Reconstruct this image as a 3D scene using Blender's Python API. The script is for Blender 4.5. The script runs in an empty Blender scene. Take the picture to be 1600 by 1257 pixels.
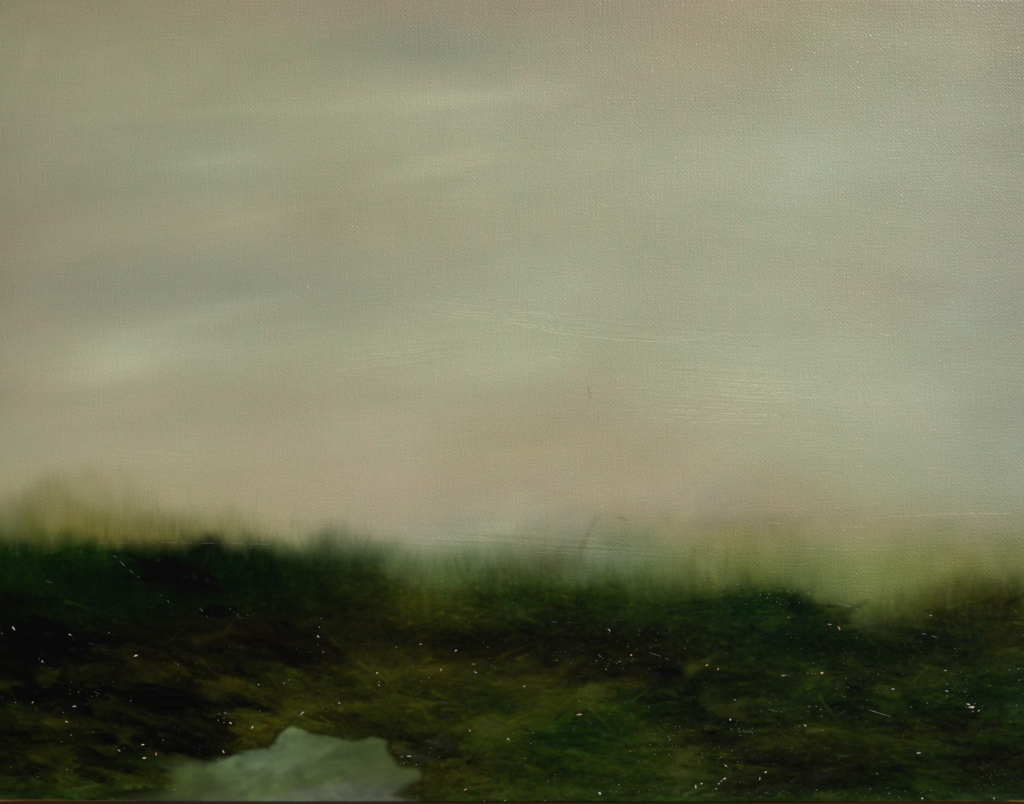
# The photograph is a close view of a real, flat object: an oil painting on a
# stretched, woven canvas, standing on the wooden ledge of an easel in daylight.
# The painting is therefore built as that object - stretcher bars, canvas wrapped
# round them, a paint skin with real relief (brush furrows, ridges, flecks) - and
# its pigments are the artwork's own colours.  Most gloss, glare and shade come
# from the sun, the sky and the varnish; some glare and glints are put into the colour.
import bpy, bmesh, math
import numpy as np
from mathutils import Vector, Matrix

rng = np.random.default_rng(11)
sc = bpy.context.scene
col = sc.collection
S = 0.452 / 1600.0            # metres of canvas per unit of the layout grid (1600 x 1257 over the front)
YB = 1254.0                   # bottom edge of the canvas on that grid
W = 0.4580                    # canvas width  (18 in)
TILT = math.radians(12.0)     # the painting leans back on the easel
DEPTH = 0.019                 # stretcher depth
BASE_Z = 1.02                 # height of the easel ledge

# ------------------------------------------------------------------ helpers
def link(o, parent=None):
    col.objects.link(o)
    if parent is not None:
        o.parent = parent
    return o

def tag(o, label=None, cat=None, kind=None, group=None):
    for k, v in (('label', label), ('category', cat), ('kind', kind), ('group', group)):
        if v:
            o[k] = v
    return o

def obj(name, bm, mat, parent=None, smooth=False):
    me = bpy.data.meshes.new(name)
    bmesh.ops.recalc_face_normals(bm, faces=bm.faces)
    bm.to_mesh(me); bm.free()
    if smooth:
        me.polygons.foreach_set('use_smooth', np.ones(len(me.polygons), bool))
    me.materials.append(mat)
    return link(bpy.data.objects.new(name, me), parent)

def box(bm, c, d, rot=None, bev=0.0):
    r = bmesh.ops.create_cube(bm, size=1.0)
    M = Matrix.Translation(c) @ (rot.to_4x4() if rot else Matrix.Identity(4)) @ Matrix.Diagonal((d[0], d[1], d[2], 1))
    bmesh.ops.transform(bm, matrix=M, verts=r['verts'])
    if bev:
        vs = set(r['verts'])
        es = [e for e in bm.edges if e.verts[0] in vs and e.verts[1] in vs]
        bmesh.ops.bevel(bm, geom=es, offset=bev, segments=2, affect='EDGES', profile=0.6)

def mat_new(name):
    m = bpy.data.materials.new(name); m.use_nodes = True
    return m, m.node_tree.nodes, m.node_tree.links, m.node_tree.nodes['Principled BSDF']

# ------------------------------------------------------------------ noise on the canvas grid
NX, NY = 1181, 925
xs = np.linspace(-W / 2, W / 2, NX) / S + 800.0            # layout x
def ytop(x):
    t = np.clip((x - 1150.0) / 450.0, 0, 1)
    return -3.2 + 1.6 * t * t * (3 - 2 * t)
tt = np.linspace(0, 1, NY)
X = np.broadcast_to(xs[None, :], (NY, NX)).astype(np.float64)
YT = ytop(X)
Y = YT + (YB - YT) * tt[:, None]
PX = float(xs[1] - xs[0])                                   # layout units per grid step

fx = np.fft.fftfreq(NX)[None, :]
fy = np.fft.fftfreq(NY)[:, None]
def gnoise(sx, sy, ang=0.0):
    """Unit-variance gaussian noise, correlation lengths sx, sy in layout units, turned by ang degrees (anticlockwise)."""
    a = math.radians(-ang)
    u = fx * math.cos(a) + fy * math.sin(a)
    v = -fx * math.sin(a) + fy * math.cos(a)
    k = np.exp(-2 * math.pi ** 2 * ((u * sx / PX) ** 2 + (v * sy / PX) ** 2))
    n = np.fft.ifft2(np.fft.fft2(rng.standard_normal((NY, NX))) * k).real
    n -= n.mean()
    return n / n.std()

def sstep(a, b, x):
    t = np.clip((x - a) / (b - a), 0, 1)
    return t * t * (3 - 2 * t)

def lattice(rows, x, y):
    """rows: {y: {x: (r,g,b)}} -> smooth field over x, y (sRGB values)."""
    ys = sorted(rows)
    prof = []
    for yy in ys:
        k = sorted(rows[yy]); a = np.array([rows[yy][q] for q in k], float)
        prof.append(np.stack([np.interp(xs, k, a[:, c]) for c in range(3)], -1))
    prof = np.array(prof)                                   # ny, NX, 3
    ker = np.exp(-0.5 * (np.arange(-90, 91) / 30.0) ** 2); ker /= ker.sum()
    pad = np.pad(prof, ((0, 0), (90, 90), (0, 0)), mode='edge')
    prof = np.apply_along_axis(lambda r: np.convolve(r, ker, 'valid'), 1, pad)
    ys = np.array(ys, float)
    i = np.clip(np.searchsorted(ys, y) - 1, 0, len(ys) - 2)
    t = np.clip((y - ys[i]) / (ys[i + 1] - ys[i]), 0, 1)
    t = (0.5 * t + 0.5 * t * t * (3 - 2 * t))[..., None]
    xi = np.broadcast_to(np.arange(NX)[None, :], y.shape)
    return prof[i, xi] * (1 - t) + prof[i + 1, xi] * t

# ------------------------------------------------------------------ the artwork's pigments (display values of the paint, some glare included)
SKY = {
 0:   {0:(134,121,92),200:(146,136,106),400:(150,139,112),600:(146,136,113),800:(150,140,116),1000:(154,146,120),1110:(156,146,121),1300:(156,150,124),1500:(156,152,132),1600:(148,144,124)},
 80:  {0:(140,130,102),200:(150,144,112),400:(150,146,114),600:(140,140,114),700:(140,141,116),900:(152,149,122),1100:(158,150,122),1300:(158,158,132),1500:(158,158,134),1600:(150,146,126)},
 150: {0:(138,128,102),200:(148,143,114),400:(153,150,120),600:(157,155,125),750:(161,161,132),900:(158,154,126),1100:(158,156,130),1300:(160,162,138),1500:(158,160,138),1600:(150,148,130)},
 250: {0:(138,124,102),150:(145,142,114),300:(150,152,124),500:(155,152,122),700:(162,162,132),900:(160,160,130),1100:(164,166,138),1250:(165,168,145),1400:(162,166,143),1600:(152,152,134)},
 350: {0:(140,122,102),200:(146,140,112),400:(156,150,122),600:(156,150,120),800:(162,162,132),1000:(162,162,132),1200:(164,167,142),1400:(161,164,140),1600:(154,154,136)},
 450: {0:(138,122,100),200:(142,138,114),300:(140,140,117),500:(147,147,121),700:(156,156,128),850:(163,166,136),1000:(160,160,132),1200:(166,168,140),1400:(160,156,134),1500:(158,160,142),1600:(150,152,134)},
 550: {0:(146,132,108),100:(155,148,120),180:(160,157,129),300:(160,158,130),500:(160,158,128),700:(160,160,128),820:(166,168,136),1000:(161,161,131),1200:(161,165,138),1400:(160,164,140),1600:(152,154,135)},
 620: {0:(150,134,110),200:(158,150,122),400:(160,152,122),600:(160,154,124),800:(162,158,127),900:(160,153,124),1100:(164,162,132),1300:(164,168,142),1600:(154,158,140)},
 700: {0:(155,145,116),200:(160,152,122),400:(164,154,124),600:(164,156,128),800:(162,152,119),1000:(160,151,121),1200:(164,162,134),1400:(160,164,138),1600:(152,156,138)},
 760: {0:(152,141,106),250:(157,147,113),400:(162,150,118),600:(166,154,126),800:(161,150,120),1000:(162,152,123),1200:(160,154,124),1400:(158,160,132),1600:(150,154,132)},
 820: {0:(150,136,100),250:(152,142,106),400:(156,146,110),600:(158,148,120),700:(152,150,122),800:(152,152,126),950:(148,142,114),1100:(148,138,106),1200:(152,142,112),1400:(152,146,116),1600:(142,142,116)},
 900: {0:(140,130,90),400:(130,132,92),600:(126,138,100),720:(128,140,106),800:(132,140,108),1000:(122,134,100),1200:(128,134,86),1350:(128,136,84),1600:(124,130,86)},
}
MARSH = {
 860: {0:(17,30,12),100:(16,29,11),200:(13,26,10),300:(10,16,9),400:(12,22,13),500:(24,34,18),600:(34,40,18),700:(52,58,28),760:(44,52,24),850:(52,54,26),1000:(48,54,20),1100:(42,52,18),1200:(24,42,16),1300:(40,54,20),1350:(70,76,32),1450:(60,60,22),1600:(58,58,26)},
 905: {0:(13,24,10),100:(12,22,8),200:(9,18,7),300:(7,10,6),400:(9,16,10),500:(19,26,14),600:(32,36,14),670:(56,58,18),760:(38,44,20),850:(40,42,18),1000:(38,46,14),1100:(34,42,13),1180:(19,34,12),1280:(24,38,14),1340:(64,68,26),1400:(48,52,18),1500:(44,42,15),1600:(50,50,22)},
 950: {0:(10,12,6),100:(12,18,7),300:(11,16,7),500:(16,18,10),600:(24,25,10),670:(50,50,11),750:(30,30,16),850:(26,28,12),1000:(27,34,10),1100:(26,33,10),1160:(17,29,10),1260:(19,29,10),1340:(50,52,17),1400:(28,33,11),1500:(34,34,14),1600:(40,42,16)},
 1000:{0:(9,11,6),100:(11,11,5),300:(16,14,6),450:(18,14,8),550:(28,26,8),700:(25,26,12),800:(20,20,12),950:(18,18,12),1100:(24,28,14),1200:(20,26,12),1400:(20,26,13),1600:(28,30,14)},
 1050:{0:(10,11,5),100:(16,17,5),200:(22,20,6),300:(26,24,6),400:(32,31,6),500:(30,30,6),600:(40,42,10),700:(44,42,12),850:(30,24,10),950:(24,22,12),1050:(28,28,12),1200:(24,30,12),1350:(22,24,10),1450:(34,38,10),1600:(30,38,18)},
 1100:{0:(11,12,5),90:(21,22,6),200:(14,14,6),300:(15,14,6),360:(26,22,8),450:(44,40,10),600:(46,46,12),700:(40,44,12),800:(36,48,12),920:(48,54,17),1000:(32,42,10),1100:(36,40,14),1200:(34,44,12),1350:(30,38,10),1450:(26,36,10),1530:(24,32,12),1600:(26,34,20)},
 1150:{0:(12,12,5),100:(26,26,8),200:(14,12,6),300:(18,15,8),370:(38,34,8),500:(42,42,14),560:(44,46,16),650:(40,44,12),750:(46,52,15),850:(26,42,10),1000:(34,42,12),1100:(40,46,18),1200:(34,36,14),1400:(34,36,12),1600:(24,34,18)},
 1200:{0:(16,18,8),100:(28,30,10),200:(30,28,10),300:(42,44,14),600:(44,48,16),700:(42,44,12),850:(36,44,12),1000:(32,42,14),1150:(34,36,16),1300:(28,28,16),1450:(34,32,14),1600:(24,32,20)},
 1253:{0:(26,36,22),100:(34,44,18),200:(38,48,22),300:(52,60,28),600:(56,60,32),700:(46,52,22),800:(42,48,20),1000:(42,48,24),1200:(34,42,22),1400:(36,42,22),1600:(40,48,36)},
}
for r_ in SKY.values():            # the rosy ground only shows along the very edge
    k_ = sorted(r_)[1]
    r_[45] = tuple(.8 * b_ + .2 * a_ for a_, b_ in zip(r_[0], r_[k_]))
# edge of the land: x -> y at which the pigment is half dark
HX = [-20,0,100,200,300,400,440,480,520,560,590,620,650,675,700,730,760,800,850,900,950,1000,1050,1100,1150,1200,1250,1290,1320,1345,1370,1400,1450,1500,1550,1620]
HY = [842,843,846,845,848,852,864,868,866,868,880,891,902,911,908,898,892,893,892,898,904,908,910,912,908,911,922,938,954,962,956,948,937,924,917,914]
# olive haze of grass in front of the sky: x -> colour, reach upwards, strength
OL = {0:(62,72,38,70,.92),60:(92,93,40,92,.94),130:(104,98,34,102,.97),200:(94,90,32,88,.95),260:(93,92,40,78,.92),300:(100,100,50,66,.9),400:(106,109,60,60,.84),480:(88,98,60,56,.85),550:(78,92,66,52,.85),620:(100,113,74,58,.84),
      700:(94,108,64,64,.86),760:(84,98,64,66,.85),850:(96,98,66,75,.8),930:(90,104,72,95,.8),1000:(90,106,68,105,.82),1060:(96,104,58,92,.82),1120:(100,105,52,94,.86),1200:(93,103,50,102,.88),1280:(90,102,56,116,.86),
      1340:(105,113,62,140,.92),1400:(98,106,54,130,.9),1480:(94,98,46,118,.9),1550:(86,86,40,90,.9),1600:(102,108,66,100,.86)}

Hc = np.interp(xs, HX, HY)
ker = np.exp(-0.5 * (np.arange(-30, 31) / 8.0) ** 2); ker /= ker.sum()
Hc = np.convolve(np.pad(Hc, 30, mode='edge'), ker, 'valid')
blade = gnoise(2.4, 12, 14) * .8 + gnoise(7, 12, 10) * 1.8 + gnoise(16, 11) * 3.2 + gnoise(40, 16) * 4
V = Y - Hc[None, :] + blade

rgb = lattice(SKY, X, Y)
lft = sstep(900, 0, X)
rgb += np.stack([-.2 - 1.6 * lft, 1.2 + 1.4 * lft, 3.5 * sstep(1350, 900, X)], -1)
rgb += (rgb.mean(axis=1, keepdims=True) - rgb) * (.12 * sstep(760, 640, Y))[..., None]
# broad brush marks in the sky
wl = sstep(1250, 800, X)
streak = (gnoise(110, 15, 12) * wl + gnoise(110, 16, -8) * (1 - wl)) * 1.7 + (gnoise(60, 6, 10) * wl + gnoise(60, 6, -7) * (1 - wl)) * .8 + gnoise(26, 2.4, 3) * .6 + gnoise(60, 60) * 1.2
rgb += (.36 * streak + 1.5 * gnoise(75, 42, 8) + .8 * gnoise(30, 18, 8))[..., None] * np.array([1.0, 1.0, .95])
def stroke(cx, cy, lx, ly, ang, d, rag=0.35):
    """A soft dab of paint: gaussian ellipse, ragged along its length."""
    a = math.radians(-ang)
    dx, dy = X - cx, Y - cy
    u = dx * math.cos(a) + dy * math.sin(a)
    v = -dx * math.sin(a) + dy * math.cos(a)
    m = np.exp(-0.5 * ((u / lx) ** 2 + (v / ly) ** 2))
    return (m * (1 + rag * streak / 4))[..., None] * np.array(d, float)
for s in ((740,152,70,8,3,(8,9,8)),(540,170,160,10,3,(5,6,5)),(720,248,75,13,12,(9,9,7)),(640,280,90,14,14,(5,5,4)),(300,178,90,6,4,(4,5,4)),
          (330,250,55,8,6,(7,9,8)),(280,290,120,10,4,(-6,-4,-3)),(340,295,40,10,0,(-6,-3,-1)),(640,75,70,18,0,(-7,-4,-1)),(400,340,70,5,10,(7,7,6)),
          (280,425,80,18,4,(-7,-5,-2)),(660,266,110,12,13,(9,9,8)),(800,234,60,12,14,(6,6,6)),(150,585,60,34,10,(8,8,7)),(150,480,80,16,12,(-6,-6,-4)),(155,572,80,40,6,(8,9,8)),(360,485,130,16,12,(8,9,8)),(250,535,90,18,20,(4,4,4)),(860,430,80,24,4,(6,8,6)),
          (560,450,60,14,0,(-6,-5,-3)),(810,575,90,20,2,(6,7,6)),(860,670,80,22,2,(-3,-4,-5)),(960,700,160,16,6,(-2,-3,-4)),(800,712,60,8,0,(5,5,1)),(1270,240,60,50,-10,(5,7,7)),  # the last dab here paints the glare's bright spot into the colour
          (1180,330,90,30,-10,(4,6,6)),(1420,440,70,14,-12,(-8,-9,-8)),(1500,500,50,30,0,(2,5,7)),(1130,60,60,26,0,(0,-2,-2)),(1080,14,60,12,0,(3,0,0)),(15,440,18,60,0,(0,-3,-1)),
          (8,320,18,60,0,(-2,-2,-2)),(45,90,8,26,-20,(7,7,5)),(1010,410,60,30,0,(-4,-5,-5)),(300,610,120,18,2,(-5,-5,-4)),(560,620,140,16,2,(-4,-4,-4)),(1594,330,16,180,0,(-3,-3,-3)),
          (1560,390,50,10,0,(-3,-1,2)),(1250,560,90,26,0,(3,5,4)),(640,800,60,10,0,(6,2,0)),(910,790,60,18,0,(2,-2,-3))):
    rgb += (.52 if s[5][0] > 0 else .36) * stroke(*s)
chroma = gnoise(9, 9) * .7 + gnoise(3.5, 3.5) * .9 + gnoise(40, 30) * .15
rgb += chroma[..., None] * np.array([1.0, -.1, .3])
rgb += (gnoise(5, 5) * .8)[..., None] * np.array([-.3, .4, .5])

mott = np.exp(-0.5 * (((X - 1030) / 230) ** 2 + ((Y - 835) / 55) ** 2))
rgb += (mott * gnoise(30, 13, 14))[..., None] * np.array([3.5, 2.2, -1.]) + (mott * gnoise(12, 6, 20))[..., None] * np.array([2., 2., 1.2])
rgb += (sstep(70, 0, X) * sstep(860, 700, Y))[..., None] * np.array([-2., 1.5, 0])
# olive grass haze
ker2 = np.exp(-0.5 * (np.arange(-60, 61) / 22.0) ** 2); ker2 /= ker2.sum()
ok = sorted(OL); oa = np.array([OL[k] for k in ok], float)
op = [np.convolve(np.pad(np.interp(xs, ok, oa[:, c]), 60, mode='edge'), ker2, 'valid') for c in range(5)]
oc = np.stack(op[:3], -1)[None] + np.array([0, 0, 1.]) + (gnoise(8, 16, 8) * 1.6 + gnoise(1.6, 24, 1) * .8 + gnoise(40, 18) * 4)[..., None] * np.array([1.0, .75, .5])
reach = op[3][None] * (1 + .12 * gnoise(50, 40, 8) + .03 * gnoise(9, 30, 6))
a = np.clip(1 + (V + 4) / (1.12 * reach), 0, 1)
a = .98 * op[4][None] * (0.35 * a * a + 0.65 * a * a * (3 - 2 * a)) * (V < 400)
a = np.clip(a * (1 + .10 * gnoise(18, 14) + .02 * gnoise(1.6, 20, 1) + .04 * gnoise(5, 12, 12)), 0, 1)
rgb = rgb * (1 - a[..., None]) + oc * a[..., None]

# dark land
mar = lattice(MARSH, X, Y)
m1 = gnoise(30, 7, -8); m2 = gnoise(11, 3.2, -14); m3 = gnoise(5, 2, 10); m4 = gnoise(55, 24, 5); m5 = gnoise(2.6, 2.0)
low = sstep(960, 1060, Y)
m6 = gnoise(70, 5, -5); m7 = gnoise(30, 2.2, 5)
f = np.exp(.06 * m1 * low + .05 * m2 * low + .03 * m3 + .10 * m4 * low + .06 * m5 + .06 * gnoise(1.1, 1.1) + .05 * m6 + .05 * m7 * low)
up = 1 - sstep(930, 1010, Y)
f *= np.exp(up * (.03 * gnoise(1.8, 22, 1) + .05 * gnoise(5, 14, 10) + .08 * gnoise(18, 18, 4)))
mar = mar * f[..., None]
mar *= 1 + (.03 * gnoise(60, 24, 4))[..., None] * np.array([1.0, -.4, .3]) + (.05 * gnoise(4, 3))[..., None] * np.array([1., -.3, .1])
mar = mar * (np.array([.97, 1.04, .78]) * (1 - .22 * sstep(450, 700, X) * sstep(960, 1020, Y))[..., None]) * (1 - np.array([.07, 0, 0]) * sstep(600, 900, X)[..., None]) + np.array([1.5, 2.2, 0.])

# knife work at the lower left: broken dark scrapes over an olive ground
kn = gnoise(20, 6, -12) + .55 * gnoise(8, 3, -16) + .30 * gnoise(3, 1.8, 10)
kn2 = gnoise(44, 12, -8) + .5 * gnoise(14, 5, -14) + .25 * gnoise(4, 2, 0)
reg = np.exp(-0.5 * (((X - 190) / 190) ** 4 + ((Y - 1125) / 105) ** 4))
kd = sstep(.05, .5, kn) * reg * .75
mar = mar * (1 - kd[..., None]) + np.array((8., 8.5, 5.)) * kd[..., None]
kl = sstep(.75, 1.2, -kn) * reg * .45
mar = mar * (1 - kl[..., None]) + np.array((29, 32, 8.)) * kl[..., None]
reg2 = sum(np.exp(-0.5 * (((X - a_) / b_) ** 2 + ((Y - c_) / d_) ** 2)) for a_, b_, c_, d_ in ((450, 70, 1020, 26), (675, 60, 1170, 26), (1230, 110, 1205, 30), (880, 150, 1000, 26), (1480, 110, 1140, 22), (560, 90, 1130, 12), (1560, 50, 1200, 30)))
kd = sstep(.25, .8, kn2) * np.clip(reg2, 0, 1) * .65
mar = mar * (1 - kd[..., None]) + np.array((14, 14, 9.)) * kd[..., None]
reg3 = sum(np.exp(-0.5 * (((X - a_) / b_) ** 2 + ((Y - c_) / d_) ** 2)) for a_, b_, c_, d_ in ((620, 130, 1060, 40), (930, 60, 1085, 22), (780, 90, 1130, 30), (1430, 120, 1070, 34), (1040, 80, 1150, 30), (420, 60, 1120, 30), (1100, 200, 1130, 40)))
kl = sstep(.5, 1.3, -kn2) * np.clip(reg3, 0, 1) * .55
mar = mar * (1 - kl[..., None]) + np.array((50, 56, 15.)) * kl[..., None]

def poly_sdf(P):
    d = np.full(X.shape, 1e9); ins = np.zeros(X.shape, bool)
    n = len(P)
    for i in range(n):
        (x0, y0), (x1, y1) = P[i], P[(i + 1) % n]
        dx, dy = x1 - x0, y1 - y0
        t = np.clip(((X - x0) * dx + (Y - y0) * dy) / (dx * dx + dy * dy), 0, 1)
        d = np.minimum(d, np.hypot(X - x0 - t * dx, Y - y0 - t * dy))
        c = ((y0 > Y) != (y1 > Y)) & (X < dx * (Y - y0) / (dy if dy else 1e-9) + x0)
        ins ^= c
    return np.where(ins, -d, d)

def dab(cx, cy, lx, ly, ang, colr, op=0.8, hard=8.0, seed=0):
    """A knife or brush dab with a broken, fairly hard edge."""
    global mar
    a_ = math.radians(-ang)
    dx, dy = X - cx, Y - cy
    u = (dx * math.cos(a_) + dy * math.sin(a_)) / lx
    v = (-dx * math.sin(a_) + dy * math.cos(a_)) / ly
    r = np.sqrt(u * u + v * v) + .18 * m2 + .12 * m3 + .05 * m5
    k = (op / (1 + np.exp(np.clip((r - 1) * hard, -30, 30))))[..., None]
    mar = mar * (1 - k) + np.array(colr, float) * k * (f[..., None] ** .8)
for d in ((270,892,56,14,-14,(4,6,3),.75),(310,905,40,12,-30,(4,6,4),.6),(95,1012,62,13,12,(3,3,2),.85),(40,1005,40,30,0,(4,4,3),.7),(340,955,30,8,0,(5,7,5),.7),(60,1085,90,14,-4,(4,4,3),.7),
          (175,1055,22,8,10,(6,5,3),.7),(260,1095,70,16,-5,(7,6,4),.8),(330,1105,40,13,-14,(9,8,6),.75),(150,1055,50,14,10,(22,22,6),.6),(70,1058,16,9,20,(30,30,8),.8),(194,1153,13,8,0,(38,40,10),.85),
          (310,1165,17,14,0,(15,13,9),.85),(372,1098,26,9,-10,(10,9,7),.75),(415,1110,28,7,-14,(10,9,7),.7),(120,1155,40,22,8,(24,25,7),.6),(70,1180,40,16,15,(30,32,8),.7),(60,1205,34,14,0,(15,17,11),.7),
          (340,1080,34,12,8,(32,30,8),.6),(220,1240,60,10,5,(16,16,8),.7),(205,1190,24,10,0,(26,40,10),.6),(400,1160,34,14,8,(48,50,14),.6),(390,1140,26,10,0,(46,46,10),.6),
          (450,1028,60,14,-25,(14,11,6),.7),(490,1040,40,10,-20,(16,13,7),.6),(620,1035,90,22,4,(44,42,10),.6),(690,1060,50,20,0,(46,44,12),.5),(790,1010,110,16,0,(20,18,11),.6),(950,1010,140,20,-4,(18,17,12),.6),
          (925,1082,28,14,12,(58,62,20),.7),(840,1075,40,22,0,(42,42,12),.5),(985,1065,24,10,0,(46,46,14),.6),(680,1140,60,8,2,(52,54,16),.5),(690,1160,22,12,0,(34,36,26),.7),(650,1185,30,9,-6,(30,32,24),.7),
          (500,1120,60,8,0,(22,22,8),.6),(560,1135,60,10,-4,(28,28,9),.6),(610,1170,14,26,20,(34,36,12),.6),(760,1135,30,14,0,(50,58,18),.6),(1030,1150,40,24,0,(44,50,20),.5),(1010,1135,20,8,0,(26,36,10),.6),
          (1150,1160,70,12,-3,(22,20,14),.6),(1240,1225,90,16,4,(20,21,17),.7),(1150,1225,40,16,0,(22,22,14),.6),(1560,1195,60,22,0,(20,20,16),.6),(1480,1145,120,12,4,(26,27,11),.5),(1430,1065,60,16,8,(36,44,11),.6),
          (1310,1050,50,10,0,(15,19,9),.6),(1210,1160,46,12,0,(46,52,16),.5),(1180,940,60,20,0,(12,28,8),.6),(1260,948,40,16,-20,(12,26,8),.6),(1400,985,70,16,0,(18,24,13),.6),(1570,1000,30,50,0,(42,44,15),.5),
          (1330,1090,26,20,30,(20,24,9),.5),(1540,1110,60,8,0,(16,20,9),.5),(1585,1075,16,60,0,(30,46,30),.4),(590,965,40,12,0,(22,22,11),.4),(515,905,60,14,0,(22,28,14),.5),(860,960,50,14,0,(22,22,13),.5)):
    dab(*d)
dw = np.interp(xs, [0, 250, 400, 480, 600, 680, 760, 1000, 1150, 1280, 1340, 1450, 1600], [24, 20, 26, 40, 46, 56, 44, 42, 34, 36, 44, 44, 44])[None]
def patch(P, colr, op, soft, wob=1.0):
    global mar
    d_ = poly_sdf(P) + wob * (m2 + .6 * m3)
    k_ = (op * sstep(soft, -soft, d_))[..., None]
    mar = mar * (1 - k_) + np.array(colr, float) * k_
patch([(212,906),(236,884),(262,868),(296,888),(334,914),(300,916),(250,912)], (4, 5, 3), .72, 2.5, .5)
patch([(402,998),(430,1020),(470,1040),(520,1042),(565,1046),(520,1008),(500,985),(450,975)], (12, 11, 7), .55, 6)
patch([(20,985),(60,960),(110,985),(135,1005),(95,1030),(60,1042),(10,1020)], (3, 3, 2), .6, 5)
patch([(352,1096),(400,1096),(440,1112),(430,1120),(395,1112),(356,1106)], (9, 10, 7), .7, 2.5, 1.2)
patch([(62,1056),(96,1045),(88,1062),(70,1074),(60,1070)], (32, 35, 9), .8, 2.5, 1.2)
patch([(182,1148),(206,1146),(203,1160),(184,1162)], (36, 42, 10), .8, 2, .8)
patch([(295,1152),(316,1155),(324,1170),(304,1178),(292,1168)], (12, 11, 8), .8, 2.5, .8)
dk = sstep(-dw, dw * .9, V)
rgb = rgb * (1 - dk[..., None]) + mar * dk[..., None]
land = V > -4

# single hairs of the brush: feathery grass along the land's edge, drawn-out strokes in the land
def hair(x, y, ln, ang, w, colr, op_):
    a_ = math.radians(ang); ex, ey = x + ln * math.cos(a_), y - ln * math.sin(a_)
    x0, x1 = sorted((x, ex)); y0, y1 = sorted((y, ey)); mg = 4 + 3.6 * w + .05 * ln
    j0, j1 = np.clip([int((x0 - mg - xs[0]) / PX), int((x1 + mg + 1 - xs[0]) / PX)], 0, NX)
    i0, i1 = np.clip([int((y0 - mg + 3) / 1.36), int((y1 + mg + 6) / 1.36)], 0, NY)
    if i1 <= i0 or j1 <= j0: return
    xx, yy = X[i0:i1, j0:j1], Y[i0:i1, j0:j1]
    dx, dy = ex - x, ey - y
    t = ((xx - x) * dx + (yy - y) * dy) / (ln * ln); tc = np.clip(t, 0, 1)
    bow = (tc * (1 - tc)) * ln * .10
    d_ = np.hypot(xx - x - tc * dx + bow, yy - y - tc * dy)
    k_ = (op_ * np.exp(-0.5 * (d_ / (w * (1.15 - .7 * tc))) ** 2) * (1 - .6 * tc))[..., None]
    rgb[i0:i1, j0:j1] = rgb[i0:i1, j0:j1] * (1 - k_) + np.array(colr, float) * k_
for _ in range(900):
    x = rng.uniform(0, 1600); hy = float(np.interp(x, xs, Hc))
    dark_ = rng.random() < .6
    y = hy + (rng.uniform(-14, 40) if dark_ else rng.uniform(-50, 30))
    c_ = (26, 33, 13) if dark_ else ((96, 98, 48) if rng.random() < .6 else (104, 112, 78))
    hair(x, y, rng.uniform(14, 46), 90 + rng.normal() * 13 - (8 if x < 700 else -3), rng.uniform(1.0, 2.6), c_, rng.uniform(.03, .10))
for _ in range(420):                       # broader, broken touches first
    x = rng.uniform(-20, 1600); y = 935 + 315 * rng.random() ** .9
    i_ = min(int((y + 3) / 1.36), NY - 1); j_ = int(np.clip((x - xs[0]) / PX, 0, NX - 1))
    b_ = rgb[i_, j_]
    if b_.max() > 66: continue
    sh = np.exp(rng.normal() * .48)
    hair(x, y, rng.uniform(16, 60), rng.normal() * 20 + (-14 if x < 650 else 6), rng.uniform(2.4, 6.5), np.clip(b_ * sh, 2.5, 60), rng.uniform(.3, .65))
for _ in range(2200):
    x = rng.uniform(-20, 1600); y = 930 + 325 * rng.random() ** .8
    i_ = min(int((y + 3) / 1.36), NY - 1); j_ = int(np.clip((x - xs[0]) / PX, 0, NX - 1))
    b_ = rgb[i_, j_]
    if b_.max() > 72: continue
    sh = np.exp(rng.normal() * .42)
    hair(x, y, rng.uniform(14, 70), rng.normal() * 16 + (-12 if x < 650 else 4) + (rng.normal() * 25 if rng.random() < .13 else 0), rng.uniform(.8, 2.2), np.clip(b_ * sh + (1.5 if sh > 1 else -1), 2, 70), rng.uniform(.25, .6))

# dark stems of two dry stalks above the land
def seg(x0, y0, x1, y1, w):
    dx, dy = x1 - x0, y1 - y0
    t = np.clip(((X - x0) * dx + (Y - y0) * dy) / (dx * dx + dy * dy), 0, 1)
    return np.exp(-0.5 * (np.hypot(X - x0 - t * dx, Y - y0 - t * dy) / w) ** 2)
for q in ((888,896,932,808,3.0,.14,(96,84,56)),(898,893,914,852,3.4,.18,(70,78,52)),(908,852,920,832,3.0,.15,(116,92,64)),(966,809,978,812,1.4,.30,(92,82,46)),(919,604,923,622,1.1,.22,(112,98,66)),(866,884,872,860,2.6,.3,(70,74,40)),(1084,858,1080,892,4,.3,(96,96,48))):
    k = (seg(*q[:5]) * q[5])[..., None]
    rgb = rgb * (1 - k) + np.array(q[6], float) * k

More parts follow.
